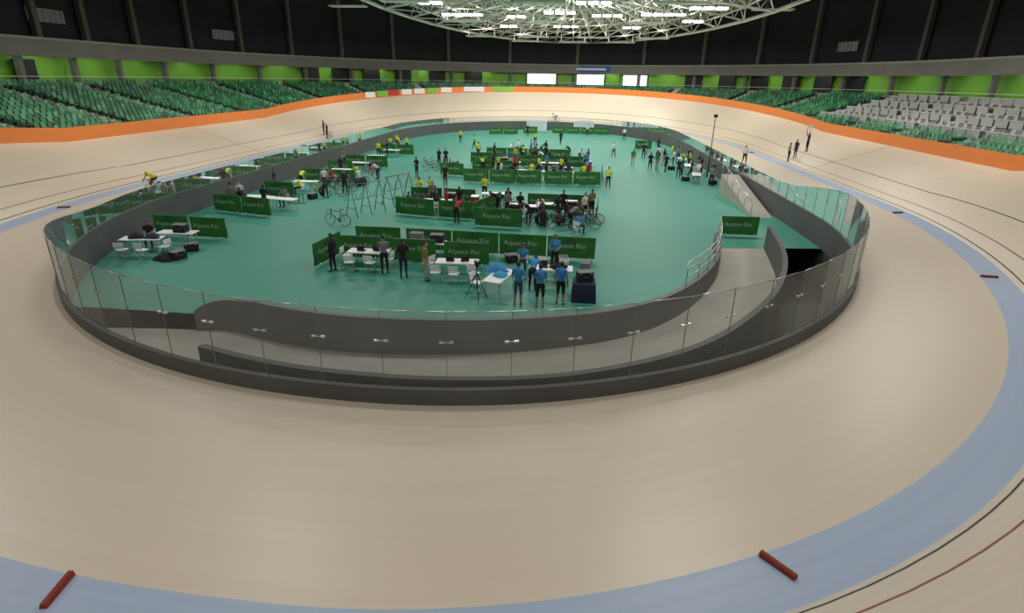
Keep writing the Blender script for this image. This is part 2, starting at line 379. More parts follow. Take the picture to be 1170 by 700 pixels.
for s in(1,.86,.72,.58,.42,.26):
    for i in range(0,NE,2):
        tr.tube([P3(i,s,-1.5),P3(i+2,s,-1.5)],.2 if s==1 else .09,5)
        if s<1: tr.tube([P3(i,s,-.3),P3(i+2,s,-1.5)],.05,4); tr.tube([P3(i,s,-1.5),P3(i+2,min(1,s+.14),-1.5)],.06,4)
obj('roof_truss',tr.mesh('roof_truss',[M_steel]))
hs=MB()
for y,xs,pw in((2,(-14,0,14),480),(20,(-26,-9,9,26),760),(40,(-27,-13,0,13,28),930),(60,(-27,-13,0,13,29),1000),(80,(-26,-11,0,12,27),1000),(96,(-11,-3,6,15),800),(107,(-5,3,11),560)):
    for x in xs:
        inside=((x-CXX)/EX)**2+((y-CYY)/EY)**2<.9; z=13.9 if y>90 else (14.6 if inside else 16.2)
        l=bpy.data.lights.new('lamp','AREA'); l.shape='RECTANGLE'; l.size=4.5; l.size_y=1.3; l.energy=pw; l.color=(1,.975,.94)
        o=bpy.data.objects.new('roof_lamp',l); COL.objects.link(o); o.location=(x,y,z)
        hs.box((x,y,z+.12),(4.7,1.5,.16)); zt=(16.2 if inside else 21.5)
        hs.tube([(x-2,y,z+.2),(x-2,y,zt)],.03,4); hs.tube([(x+2,y,z+.2),(x+2,y,zt)],.03,4)
        if inside and y>35:
            l=bpy.data.lights.new('roof_fill','AREA'); l.shape='RECTANGLE'; l.size=4.; l.size_y=1.; l.energy=110; l.color=(1,.97,.9)  # added upward fill light to brighten deck and trusses, not a real fixture
            o=bpy.data.objects.new('roof_fill_light',l); COL.objects.link(o); o.location=(x,y,z+.24); o.rotation_euler=(math.pi,0,0)
obj('lamp_housings',hs.mesh('lamp_housings',[M_steel]))
tl=MB()
for x,y,z,n_ in ((-10,74,14.9,4),(-4,78,15.1,2),(1.5,72,15,3),(7,76,15.1,3),(13,72,14.9,4),(17,76,14.6,2),(-6,88,14.8,2),(2,90,15,3),(11,88,14.8,2),(-11,62,14.8,2),(5,64,15.1,3),(16,63,14.6,3)):
    for k in range(n_): tl.box((x+(k-(n_-1)/2)*1.25,y,z),(.95,.9,.16))
obj('truss_lamps',tl.mesh('truss_lamps',[M_glow]))
w=bpy.data.worlds.new('w'); sc.world=w; w.use_nodes=True; w.node_tree.nodes['Background'].inputs[0].default_value=(.5,.55,.6,1); w.node_tree.nodes['Background'].inputs[1].default_value=.3
# ---------------------------------------------------------------- people
SK=[mat('skin_light',(.55,.33,.22),.6),mat('skin_tan',(.36,.2,.12),.6),mat('skin_dark',(.14,.075,.045),.6)]
HR=mat('hair_dark',(.02,.015,.012),.7); EYE=mat('eye_dark',(.01,.01,.01),.3); LIP=mat('lips',(.3,.1,.08),.6)
CL={n:mat('cloth_'+n,c,.85) for n,c in dict(blue=(.05,.25,.55),black=(.012,.012,.015),navy=(.015,.02,.06),yellow=(.62,.68,.04),white=(.7,.7,.7),olive=(.22,.2,.06),grey=(.2,.2,.22),green=(.03,.25,.07),red=(.45,.03,.03),beige=(.4,.33,.22),jeans=(.05,.08,.16),lime=(.35,.6,.05)).items()}
def mir(p): return (-p[0],p[1],p[2])
def pose(pel=(0,0,.95),ch=(0,0,1.28),nb=(0,-.01,1.45),hd=(0,.025,1.615),hf=(0,1,0),e=(.24,-.03,1.14),w=(.25,.05,.9),h=(.25,.09,.82),e2=None,w2=None,h2=None,hip=(.09,0,.9),kn=(.11,.02,.5),an=(.12,-.02,.09),to=(.14,.14,.04),kn2=None,an2=None,to2=None,helmet=False):
    d=dict(pel=pel,ch=ch,nb=nb,hd=hd,hf=Vector(hf).normalized(),helmet=helmet)
    d['R']=dict(e=e,w=w,h=h,hip=hip,kn=kn,an=an,to=to); d['L']=dict(e=e2 or mir(e),w=w2 or mir(w),h=h2 or mir(h),hip=mir(hip),kn=kn2 or mir(kn),an=an2 or mir(an),to=to2 or mir(to))
    return d
POSES=dict(
 stand=pose(kn2=(-.12,.05,.5),an2=(-.15,.03,.09),to2=(-.2,.18,.04)),
 work=pose(e=(.23,.08,1.15),w=(.14,.32,1.08),h=(.1,.4,1.06),hd=(0,.05,1.61),hf=(0,1,-.35)),
 hips=pose(e=(.38,-.06,1.18),w=(.22,.06,1.02),h=(.15,.1,1.0),e2=(-.24,.0,1.15),w2=(-.2,.22,1.05),h2=(-.16,.3,1.05)),
 walk=pose(e=(.23,.08,1.16),w=(.22,.27,.98),h=(.22,.33,.93),e2=(-.24,-.14,1.16),w2=(-.25,-.2,.92),h2=(-.25,-.18,.84),kn=(.1,-.02,.5),an=(.1,-.25,.16),to=(.1,-.14,.05),kn2=(-.1,.2,.52),an2=(-.1,.28,.1),to2=(-.11,.43,.06)),
 raisearm=pose(e=(.27,.1,1.6),w=(.25,.14,1.86),h=(.25,.16,1.95),hf=(0,1,.15)),
 bend=pose(pel=(0,-.08,.93),ch=(0,.2,1.14),nb=(0,.35,1.23),hd=(0,.48,1.3),hf=(0,.75,-.66),hip=(.09,-.06,.88),e=(.2,.44,.98),w=(.14,.52,.76),h=(.12,.54,.68)),
 sit=pose(pel=(0,0,.54),ch=(0,.02,.87),nb=(0,.04,1.03),hd=(0,.09,1.19),hf=(0,1,-.25),hip=(.09,.03,.53),kn=(.13,.44,.5),an=(.13,.42,.09),to=(.14,.57,.04),e=(.23,.12,.8),w=(.14,.36,.74),h=(.11,.43,.75)),
 ride=pose(pel=(0,-.22,1.0),ch=(0,.1,1.15),nb=(0,.28,1.22),hd=(0,.42,1.3),hf=(0,1,-.15),hip=(.08,-.2,.95),e=(.2,.4,1.0),w=(.19,.54,.92),h=(.18,.61,.9),kn=(.1,.12,.64),an=(.1,-.02,.22),to=(.1,.12,.17),kn2=(-.1,.2,.84),an2=(-.1,.02,.5),to2=(-.1,.16,.45),helmet=True),
)
TMP={}
def build_body(pn):
    d=POSES[pn]; V=Vector; mb=MB(); seg=[]
    pel,ch,nb,hd=[V(d[k]) for k in('pel','ch','nb','hd')]
    mid=(pel+ch)/2
    low=pel-(ch-pel).normalized()*.06
    mb.tube([low,pel,mid,ch,ch+(nb-ch)*.6,nb],[(.14,.1),(.158,.115),(.135,.1),(.165,.118),(.15,.095),(.065,.06)],14,0,True)
    seg+=[(low,pel,.14,2),(pel,mid,.13,1),(mid,ch,.14,1),(ch,nb,.12,1)]
    hf=d['hf']; X=V((1,0,0)); hu=X.cross(hf); rot=Matrix((X,hf,hu)).transposed()
    mb.tube([nb,hd-hu*.06],[.056,.052],10,0); seg.append((nb+(hd-nb)*.25,hd-hu*.08,.045,0))
    mb.ell(hd+hu*.015,(.076,.094,.112),0,14,10,rot); mb.ell(hd+hf*.035-hu*.055,(.05,.055,.05),0,10,8,rot)
    seg.append((hd-hu*.03,hd+hu*.05,.09,9))
    sho=nb+(ch-nb)*.3
    for S,sx in(('R',1),('L',-1)):
        q=d[S]; sh=sho+V((sx*.175,0,-.0)); e,w_,h=[V(q[k]) for k in 'ewh']
        mb.tube([sho+V((sx*.06,0,0)),sh],[.075,.064],10,0,True); mb.tube([sh,(sh+e)/2,e,(e+w_)/2,w_],[.058,.05,.041,.037,.027],10,0,True)
        mb.tube([w_,h],[(.028,.022),(.036,.02)],8,0,True)
        m_=sh+(e-sh)*.75
        seg+=[(sho,sh,.07,1),(sh,m_,.055,1),(m_,e,.045,6),(e,w_+(e-w_)*.1,.038,6),(w_,h,.03,0)]
        hip,kn,an,to=[V(q[k]) for k in('hip','kn','an','to')]
        mb.tube([hip,(hip+kn)/2,kn,kn+(an-kn)*.35,an],[.092,.077,.057,.055,.036],12,0,True)
        heel=an+(an-to).normalized()*.045; heel.z=min(an.z,(to.z+an.z)/2)-.01
        mb.tube([heel,(heel+to)/2+V((0,0,.012)),to],[(.036,.035),(.042,.04),(.04,.028)],10,0,True)
        seg+=[(hip,kn,.08,2),(kn,an,.05,7),(heel,to,.045,3),(an-(an-kn)*.06,an,.036,3)]
    me=mb.mesh('tmp',[]); o=bpy.data.objects.new('tmp',me); COL.objects.link(o)
    r=o.modifiers.new('r','REMESH'); r.mode='VOXEL'; r.voxel_size=.021
    sm=o.modifiers.new('s','SMOOTH'); sm.factor=.5; sm.iterations=3
    bpy.context.view_layer.update()
    dg=bpy.context.evaluated_depsgraph_get(); me2=bpy.data.meshes.new_from_object(o.evaluated_get(dg)); bpy.data.objects.remove(o)
    out=MB(); out.v=[tuple(v.co) for v in me2.vertices]
    for p in me2.polygons:
        c=p.center; best=9; lab=0
        for a,b,r_,l in seg:
            ab=b-a; t=max(0,min(1,(c-a).dot(ab)/max(ab.length_squared,1e-6))); dd=(c-a-ab*t).length-r_
            if dd<best: best=dd; lab=l
        if lab==9:
            q=c-hd; ly=q.dot(hf); lz=q.dot(hu); lab=4 if (lz>.06 or (ly<.0 and lz>-.045) ) else 0
        out.f.append(tuple(p.vertices)); out.m.append(lab); out.sm.append(True)
    for sx in(-1,1):
        out.ell(hd+hf*.088+X*sx*.03+hu*.012,(.013,.008,.008),5,8,6,rot); out.ell(hd+X*sx*.078+hu*.0-hf*.01,(.012,.022,.032),0,8,6,rot)
    out.tube([hd+hf*.09+hu*.01,hd+hf*.112-hu*.02],[.008,.015],6,0,True); out.ell(hd+hf*.09-hu*.05,(.024,.008,.007),8,8,6,rot)
    if d['helmet']: out.ell(hd+hu*.05-hf*.02,(.095,.135,.085),4,14,8,rot)
    for S,sx in(('R',1),('L',-1)):
        q=d[S]; w_,h=V(q['w']),V(q['h']); dr=(h-w_).normalized(); sd=V((0,1,0))-dr*dr.y
        if sd.length<.3: sd=V((-sx,0,0))-dr*(-sx*dr.x)
        sd.normalize(); inn=dr.cross(sd)
        if inn.dot(V((-sx,0,-.3)))<0: inn=-inn
        for k,(o_,L) in enumerate(((.028,.068),(.009,.078),(-.01,.073),(-.028,.056))):
            b=h+sd*o_+dr*.01; out.tube([b,b+dr*L*.5+inn*.006,b+dr*L*.8+inn*.025,b+dr*L*.85+inn*.04],[.0095,.009,.008,.007],6,0,True)
        b=w_+dr*.035+sd*.03; out.tube([b,b+dr*.03+sd*.025+inn*.01,b+dr*.055+sd*.028+inn*.022],[.012,.011,.008],6,0,True)
    return out
PC={}
def person(n,x,y,yaw,pn='stand',shirt='black',pants='black',skin=1,shorts=False,longs=False,z=0.,sc_=1.,hair=None):
    if pn not in TMP: TMP[pn]=build_body(pn)
    key=(pn,shirt,pants,skin,shorts,longs,hair)
    if key not in PC:
        s=SK[skin]; PC[key]=TMP[pn].mesh('figure',[s,CL[shirt],CL[pants],EYE if pants!='white' else CL['white'],CL[hair] if hair else HR,EYE,CL[shirt] if longs else s,s if shorts else CL[pants],LIP])
    return obj(n,PC[key],(x,y,z),math.radians(yaw),None,sc_)
# ---------------------------------------------------------------- bicycle
def wheel(b,x,y,r,disc,n=14):
    b.torus((x,y,r),r-.012,.013,0); b.torus((x,y,r),r-.035,.012,2 if not disc else 0)
    if disc: b.tube([(x-.01,y,r),(x+.01,y,r)],[r-.03]*2,24,0,side=Vector((0,1,0)))
    else:
        for k in range(n):
            a=2*math.pi*k/n; b.tube([(x,y,r),(x,y+(r-.04)*math.cos(a),r+(r-.04)*math.sin(a))],.002,3,2)
    b.tube([(x-.05,y,r),(x+.05,y,r)],.018,8,2,side=Vector((0,1,0)))
def bicycle_mesh(fc_,disc=False):
    b=MB(); r=.335
    wheel(b,0,-.5,r,disc); wheel(b,0,.5,r,False)
    bb=(0,-.08,.28); st=(0,-.24,.82); ht=(0,.36,.82); hb=(0,.4,.68)
    b.tube([bb,st],.018,8,1); b.tube([st,ht],.017,8,1); b.tube([bb,hb],.022,8,1); b.tube([ht,hb],.021,8,1)
    for sx in(-1,1):
        b.tube([(sx*.012,-.09,.28),(sx*.05,-.5,r)],.009,6,1); b.tube([(sx*.012,-.23,.78),(sx*.05,-.5,r)],.008,6,1)
        b.tube([(sx*.02,.4,.68),(sx*.045,.44,.5),(sx*.05,.5,r)],.011,6,1)
        b.tube([(0,.44,.87),(sx*.16,.44,.88),(sx*.2,.53,.88),(sx*.2,.58,.8),(sx*.2,.52,.74)],.013,6,0)
    b.tube([ht,(0,.35,.86),(0,.44,.87)],.014,6,0)
    b.tube([st,(0,-.26,.92)],.012,6,2); b.tube([(0,-.4,.945),(0,-.28,.95),(0,-.12,.93)],[(.07,.02),(.05,.02),(.018,.012)],8,0,True)
    b.tube([(.03,-.08,.28),(.036,-.08,.28)],[.095,.095],20,2,side=Vector((0,1,0)))
    b.tube([(.05,-.08,.28),(.06,-.04,.115)],.01,6,2); b.tube([(-.05,-.08,.28),(-.06,-.12,.445)],.01,6,2)
    b.tube([(.06,-.04,.115),(.14,-.04,.115)],[(.03,.01)]*2,6,0,side=Vector((0,1,0))); b.tube([(-.06,-.12,.445),(-.14,-.12,.445)],[(.03,.01)]*2,6,0,side=Vector((0,1,0)))
    return b.mesh('bicycle',[M_blk,fc_,M_metal])
BK=[bicycle_mesh(mat('frame_black',(.02,.02,.02),.3)),bicycle_mesh(mat('frame_yellow',(.6,.5,.03),.3),True),bicycle_mesh(mat('frame_blue',(.03,.1,.4),.3)),bicycle_mesh(mat('frame_white',(.7,.7,.7),.3)),bicycle_mesh(mat('frame_red',(.5,.03,.03),.3))]
def bike(x,y,yaw,k=0,z=0.): return obj('bicycle',BK[k],(x,y,z),math.radians(yaw))
b=MB()
for k in range(4): wheel(b,-.45+k*.3,0,.335,k%2==0,10)
b.tube([(-.6,-.2,.02),(.6,-.2,.02),(.6,.2,.02),(-.6,.2,.02),(-.6,-.2,.02)],.015,5,2); b.tube([(-.6,.0,.02),(-.6,0,.5),(.6,0,.5),(.6,0,.02)],.015,5,2)
WS=b.mesh('wheel_stand',[M_blk,M_blk,M_metal])
def wheels(x,y,yaw): return obj('wheel_stand',WS,(x,y,0),math.radians(yaw))
b=MB(); b.box((0,0,.5),(.7,.45,.85),0); b.box((0,0,.94),(.74,.5,.04),1)
for k in range(4): b.box((0,-.235,.2+k*.2),(.62,.02,.16),2); b.box((0,-.25,.25+k*.2),(.3,.02,.02),1)
for x in(-.28,.28):
    for y in(-.16,.16): b.tube([(x-.02,y,.04),(x+.02,y,.04)],.04,10,1,side=Vector((0,1,0)))
TC=b.mesh('tool_cabinet',[CL['red'],M_metal,CL['black']])
def cabinet(x,y,yaw): return obj('tool_cabinet',TC,(x,y,0),math.radians(yaw))
# ---------------------------------------------------------------- barriers
tcv=bpy.data.curves.new('t','FONT'); tcv.body='Aquece Rio'; tcv.size=.34; tcv.align_x='CENTER'; tcv.align_y='CENTER'
to_=bpy.data.objects.new('t',tcv); COL.objects.link(to_); bpy.context.view_layer.update()
tm=bpy.data.meshes.new_from_object(to_.evaluated_get(bpy.context.evaluated_depsgraph_get())); bpy.data.objects.remove(to_)
TV=[tuple(v.co) for v in tm.vertices]; TF=[tuple(p.vertices) for p in tm.polygons]
M_txt=mat('banner_lettering',(.42,.5,.4),.6)
BM={}
def barrier_mesh(L):
    L=round(L,1)
    if L in BM: return BM[L]
    b=MB(); h=1.1
    b.tube([(-L/2+.03,0,.2),(-L/2+.03,0,h-.05),(-L/2+.08,0,h),(L/2-.08,0,h),(L/2-.03,0,h-.05),(L/2-.03,0,.2),(-L/2+.03,0,.2)],.018,6,0)
    for x in(-L/2+.3,L/2-.3): b.tube([(x,-.28,.02),(x,-.05,.2),(x,.05,.2),(x,.28,.02)],.016,6,0)
    n=10; v=[]
    for sg_ in (1,-1):
        for i in range(n+1):
            x=-L/2+.02+(L-.04)*i/n
            for z,yo in((.1,.0),(.4,.012*math.sin(i*2.1)),(.8,.012*math.sin(i*1.7+1)),(1.12,0)):
                v.append((x,.034*sg_+yo,z))
    f=[]
    for q in(0,(n+1)*4):
        for i in range(n):
            for k in range(3): f.append((q+i*4+k,q+(i+1)*4+k,q+(i+1)*4+k+1,q+i*4+k+1))
    for i in range(n): f.append((i*4+3,(i+1)*4+3,(n+1)*4+(i+1)*4+3,(n+1)*4+i*4+3))
    b.add(v,f,1)
    sc2=min(1,L/2.3); ox=-.12
    b.add([(x*sc2+ox,-.055,z*sc2+.68) for x,z,_ in TV],TF,2); b.add([(-x*sc2-ox,.055,z*sc2+.68) for x,z,_ in TV],TF,2)
    BM[L]=b.mesh('crowd_barrier',[M_metal,M_ban,M_txt]); return BM[L]
def barriers(x0,y0,x1,y1,z=0.):
    D=math.hypot(x1-x0,y1-y0); n=max(1,round(D/2.35)); L=D/n; r=math.atan2(y1-y0,x1-x0)
    for i in range(n):
        t=(i+.5)/n; obj('crowd_barrier',barrier_mesh(L-.06),(x0+(x1-x0)*t,y0+(y1-y0)*t,z),r)
def table_mesh(top):
    b=MB(); b.box((0,0,.735),(1.8,.75,.035),0); b.box((0,0,.71),(1.7,.65,.02),1)
    for x in(-.72,.72):
        for y in(-.3,.3): b.tube([(x,y,.71),(x,y,.0)],.014,6,1)
        b.tube([(x,-.3,.12),(x,.3,.12)],.012,6,1); b.tube([(x,0,.12),(x*.45,0,.7)],.01,6,1)
    return b.mesh('folding_table',[top,M_metal])
TB=table_mesh(M_white)
def table(x,y,yaw=0): return obj('folding_table',TB,(x,y,0),math.radians(yaw))
def chair_mesh():
    b=MB(); b.box((0,0,.45),(.42,.4,.03),0); b.box((0,-.22,.72),(.42,.025,.2),0); b.box((0,-.225,.56),(.4,.015,.04),0)
    for x in(-.2,.2):
        b.tube([(x,-.24,.84),(x,-.19,.45),(x,.2,.0)],.013,6,1); b.tube([(x*.92,.17,.44),(x*.92,-.22,.0)],.013,6,1)
    b.tube([(-.2,.13,.08),(.2,.13,.08)],.01,6,1); b.tube([(-.19,-.15,.08),(.19,-.15,.08)],.01,6,1)
    return b.mesh('folding_chair',[M_white,M_metal])
CH=chair_mesh()
def chair(x,y,yaw=0): return obj('folding_chair',CH,(x,y,0),math.radians(yaw))
def case_mesh(c):
    b=MB(); b.box((0,0,.19),(.6,.4,.36),0); b.box((0,0,.385),(.62,.42,.03),1)
    for x in(-.2,.2): b.box((x,-.21,.33),(.05,.02,.08),1)
    b.tube([(-.1,-.215,.22),(-.07,-.25,.22),(.07,-.25,.22),(.1,-.215,.22)],.01,5,1)
    return b.mesh('equipment_case',[c,CL['grey']])
CS=[case_mesh(CL['black']),case_mesh(CL['grey']),case_mesh(CL['red'])]
def case(x,y,yaw=0,k=0,z=0.): return obj('equipment_case',CS[k],(x,y,z),math.radians(yaw))
def laptop_mesh():
    b=MB(); b.box((0,0,.01),(.34,.24,.02),0); b.box((0,.0,.025),(.3,.12,.006),1)
    b.add([(-.17,.12,.02),(.17,.12,.02),(.17,.19,.24),(-.17,.19,.24),(-.17,.13,.02),(.17,.13,.02),(.17,.2,.24),(-.17,.2,.24)],[(0,1,2,3),(5,4,7,6),(3,2,6,7),(0,3,7,4),(1,5,6,2)],0)
    return b.mesh('laptop',[CL['black'],M_metal])
LP=laptop_mesh()
def laptop(x,y,yaw=0): return obj('laptop',LP,(x,y,.753),math.radians(yaw))
def heap(n,x,y,z,c,s=1.,seed=0):
    rnd=random.Random(seed); b=MB(); nn=16; v=[]
    for i in range(5):
        t=i/4
        for k in range(nn):
            a=2*math.pi*k/nn; r=.3*s*(1-t**2)*(1+.25*math.sin(3*a+seed+i)+.1*rnd.random())+.02
            v.append((r*1.2*math.cos(a),r*math.sin(a),t*.28*s*(1+.1*rnd.random())))
    f=[(i*nn+k,i*nn+(k+1)%nn,(i+1)*nn+(k+1)%nn,(i+1)*nn+k) for i in range(4) for k in range(nn)]+[tuple(range(4*nn,5*nn))]
    b.add(v,f,0,True); return obj(n,b.mesh(n,[c]),(x,y,z))
# ---- front booth
barriers(-7.0,26.7,-4.6,26.7); barriers(-4.4,26.7,4.9,26.3)
barriers(-7.1,24.9,-5.0,24.9); barriers(-4.6,24.75,-2.4,24.75); barriers(-2.1,24.6,.1,24.6)
barriers(-7.6,23.2,-7.3,25.6)
table(-5.3,23.8,0); table(-1.1,22.9,3); table(.9,21.3,75); table(2.9,22.6,0); table(-3.1,25.7,0)
for x,y,a in((-5.9,23.0,10),(-5.0,23.05,-8),(-4.4,23.7,80),(-1.9,22.2,5),(-1.1,22.1,0),(-.3,22.3,-20),(-2.5,23.4,60),(.0,21.2,-100),(2.5,23.6,180),(3.4,23.6,175),(-6.4,24.0,-90)): chair(x,y,a)
laptop(-5.6,23.8,180); laptop(-4.9,23.9,170); laptop(-1.4,22.9,185); laptop(-.8,23.0,200); laptop(2.6,22.6,10)
case(-2.6,25.7,0,0,.753); case(-3.6,25.8,0,1,.753); case(1.0,25.5,20,0); case(4.4,24.8,80,1); case(-6.2,26.0,0,2); case(3.3,25.6,10,0)
heap('draped_jacket',.75,21.9,.753,CL['blue'],1.1,3); heap('draped_jacket',.95,21.2,.753,mat('bag_cyan',(.03,.35,.6)),.7,5); heap('duffel_bag',3.2,22.6,.753,CL['black'],.9,6)
person('staff_member',-6.6,22.9,80,'stand','black','black',1,longs=True)
person('technician',-4.3,22.9,20,'work','grey','black',1)
person('technician',-3.35,22.5,5,'work','black','navy',1,longs=True)
person('spectator',-2.35,22.3,-60,'stand','olive','beige',0,longs=True)
person('volunteer',1.75,20.1,-10,'hips','blue','jeans',1,shorts=True)
person('volunteer',2.6,19.95,15,'work','blue','black',1,shorts=True)
person('volunteer',3.35,20.35,-20,'stand','blue','black',1,shorts=True)
person('volunteer',1.6,24.2,180,'sit','blue','black',1); chair(1.6,24.2,180)
person('volunteer',3.0,24.4,170,'work','blue','black',1)
person('volunteer',2.2,21.7,-10,'bend','blue','black',0)
b=MB(); nn=48; v=[]
for z,k in((.76,1.0),(.74,1.03),(.4,1.06),(.02,1.12)):
    for i in range(nn):
        a=2*math.pi*i/nn; c_,s_=math.cos(a),math.sin(a); q=.42/max(abs(c_),abs(s_)); q*=k+(.04*math.sin(i*2.6) if z<.7 else 0); v.append((q*c_,q*s_,z))
b.add(v,[(i*nn+k,(i+1)*nn+k,(i+1)*nn+(k+1)%nn,i*nn+(k+1)%nn) for i in range(3) for k in range(nn)]+[tuple(range(nn))],0,True)
obj('draped_table',b.mesh('draped_table',[CL['navy']]),(4.25,21.1,0)); case(4.25,21.1,15,0,.762)
b=MB()
for k in range(3):
    a=k*2.09+.4; b.tube([(0,0,1.15),(.5*math.cos(a),.5*math.sin(a),.02)],[.022,.012],6,0); b.tube([(0,0,.55),(.27*math.cos(a),.27*math.sin(a),.53)],.008,4,0)
b.tube([(0,0,.5),(0,0,1.4)],.018,8,0); b.ell((0,0,1.4),(.05,.05,.05),0); b.box((0,0,1.52),(.13,.24,.15),0); b.tube([(0,.12,1.52),(0,.26,1.52)],[.045,.055],12,0); b.tube([(0,-.1,1.44),(.1,-.35,1.3)],.01,5,0)
obj('camera_tripod',b.mesh('camera_tripod',[M_blk]),(.15,20.3,0),.4)
# ---- left booths
barriers(-18.1,27.3,-13.9,27.1); barriers(-18.4,33.2,-14.2,32.2)
table(-16.4,24.2,12); table(-15.5,25.5,5); chair(-15.2,24.0,80); chair(-16.7,23.2,10); chair(-15.8,23.3,-5); heap('duffel_bag',-16.6,24.2,.753,CL['black'],.9,8); heap('duffel_bag',-15.9,24.3,.753,CL['navy'],.8,9); case(-15.3,25.5,0,0,.753)
person('team_mechanic',-16.9,25.4,200,'sit','black','black',1); chair(-16.9,25.4,200); case(-14.5,24.9,30,0); case(-14.3,23.6,70,0); heap('duffel_bag',-14.8,23.4,0,CL['black'],1.2,10)
table(-16.2,34.6,-8); table(-14.4,34.2,-8)
for x,y,yw,pn,s_ in((-17.3,34.4,180,'stand','white'),(-16.6,33.6,60,'bend','black'),(-15.2,33.4,0,'work','black'),(-14.9,35.4,180,'sit','grey'),(-17.6,33.9,30,'stand','grey'),(-17.6,39.5,120,'stand','black'),(-15.6,39.2,90,'sit','yellow'),(-16.6,41.6,0,'bend','yellow'),(-14.6,41.2,180,'stand','white'),(-13.9,46.0,60,'sit','lime'),(-15.8,47.5,180,'stand','black'),(-17.2,52,120,'work','grey'),(-16.6,60,180,'stand','yellow'),(-15.8,60.5,120,'stand','black'),(-17.0,65.5,170,'stand','lime'),(-16.2,66.3,120,'stand','yellow'),(-15.2,66,200,'hips','lime'),(-17.2,69.,160,'stand','yellow')):
    person('team_mechanic',x,y,yw,pn,s_,'black',random.choice((0,1,1,2)))
    if pn=='sit': chair(x,y,yw)
barriers(-17.6,38.0,-15.3,37.8); barriers(-17.6,44.2,-13.2,44.0); barriers(-17.6,49,-15.2,48.8); barriers(-17.8,53.2,-13.4,53); barriers(-17.5,63,-13.5,62.8)
table(-15.8,40.6,5); table(-15.5,46.8,0); table(-15.4,51.,0); table(-15.6,56,0); table(-15.5,61,0)
for x,y,a,k in((-14.4,39.3,60,1),(-13.6,40.2,75,0),(-13.0,39.0,100,3),(-13.7,43,80,0),(-14.2,50.6,90,2),(-14,46,30,3),(-12.9,41.2,80,0),(-15.2,42.6,95,2),(-13.2,47.4,85,4)): bike(x,y,a,k)
for x,y in((-14.2,38.0),(-16.8,40),(-13.6,45),(-16.4,50.3),(-14.8,55)): case(x,y,random.random()*90,random.randrange(3))
for x,y,a in((-12.6,43.6,70),(-16.2,45.6,90),(-14.4,52,80),(-14.6,36.4,20)): wheels(x,y,a)
for x,y,yw,pn,s_ in((-13.4,38.4,10,'bend','black'),(-12.6,40.0,200,'stand','navy'),(-14.9,43.4,160,'sit','red'),(-12.4,46.8,140,'bend','white')):
    person('team_mechanic',x,y,yw,pn,s_,'black',1)
    if pn=='sit': chair(x,y,yw)
bike(-9.6,31.0,80,0)
b=MB()
for x in(-1.1,0,1.1):
    b.tube([(x-.05,-.55,0),(x,0,1.9)],.028,6); b.tube([(x-.05,.55,0),(x,0,1.9)],.028,6); b.tube([(x,-.4,.5),(x,.4,.5)],.02,6); b.tube([(x-.5,0,1.0),(x,0,1.85),(x+.5,0,1.0)],.018,6)
b.tube([(-1.3,0,1.9),(1.3,0,1.9)],.03,6); b.tube([(-1.2,0,1.0),(1.2,0,1.0)],.02,6)
rk=b.mesh('bicycle_rack',[mat('rack_grey',(.12,.125,.13),.5)])
obj('bicycle_rack',rk,(-9.0,34.2,0),math.radians(58)); obj('bicycle_rack',rk,(-7.9,37.6,0),math.radians(66))
# ---- middle booth
barriers(-7.2,34.3,-4.6,33.8); barriers(-4.4,33.8,-2.2,33.6); barriers(-1.9,32.1,1.0,31.9); barriers(-2.2,33.4,-.9,37.2); barriers(-7.2,37.8,-2.6,37.6); barriers(.8,37.0,5.2,37.0); barriers(5.2,33.6,5.4,36.6)
table(-4.8,35.6,0); table(-1.5,38.6,10); table(2.4,35.8,0); table(1,34.9,0)
for x,y,a,k in((-.6,33.6,80,0),(.6,33.2,100,2),(1.5,33.8,80,0),(2.6,33.0,95,1),(3.3,34.4,70,0),(4.0,33.2,90,4),(3.1,32.2,85,0),(4.6,32.6,80,0),(-3.5,36.5,60,1),(-5.6,36.4,100,0),(.2,35.9,100,3),(4.3,35.5,80,0),(1.8,32.9,90,0),(4.9,33.9,75,3),(-2.9,34.5,80,0),(-6.4,35.9,85,2),(-.2,36.4,80,0)): bike(x,y,a,k)
for x,y,a in((-1.2,34.6,10),(2.0,33.4,80),(-3.6,35.5,90),(4.7,36.4,0),(-5.9,37.2,0)): wheels(x,y,a)
for x,y,a in((-2.5,36.3,90),(.3,34.3,0),(3.7,35.9,0),(-4.1,37.2,0)): cabinet(x,y,a)
for x,y,yw,pn,s_ in((-7.3,40.8,180,'sit','yellow'),(-6.6,41.2,170,'sit','yellow'),(-6.2,44.6,160,'stand','black'),(-2.4,39.9,180,'stand','yellow'),(-3.0,32.6,-20,'bend','red'),(-3.3,35.2,40,'stand','black'),(-.2,34.6,160,'stand','grey'),(.6,34.2,200,'work','black'),(1.9,34.8,170,'bend','white'),(2.1,32.4,10,'bend','black'),(3.2,35.3,180,'stand','black'),(4.5,34.6,230,'stand','white'),(4.1,31.0,-30,'sit','blue'),(5.0,36.0,150,'work','olive'),(-4.7,34.9,0,'sit','navy'),(-5.4,36.9,180,'stand','grey'),(-1.0,36,120,'bend','black'),(1.2,33.1,150,'bend','navy'),(2.9,33.7,40,'work','black'),(3.7,32.4,-60,'bend','grey'),(-4.0,34.6,90,'work','red'),(-6.6,35.1,-40,'sit','black'),(-.5,37.9,180,'sit','black')):
    person('team_mechanic',x,y,yw,pn,s_,'black',random.choice((0,1,1,2)))
    if pn=='sit': chair(x,y,yw)
for x,y in((-2.6,35),(-4,37),(.1,37.8),(3.9,36.3),(1.3,36.5),(-6.3,35.4),(2.4,37.7),(-1.4,40.5)): case(x,y,random.random()*90,random.randrange(2))
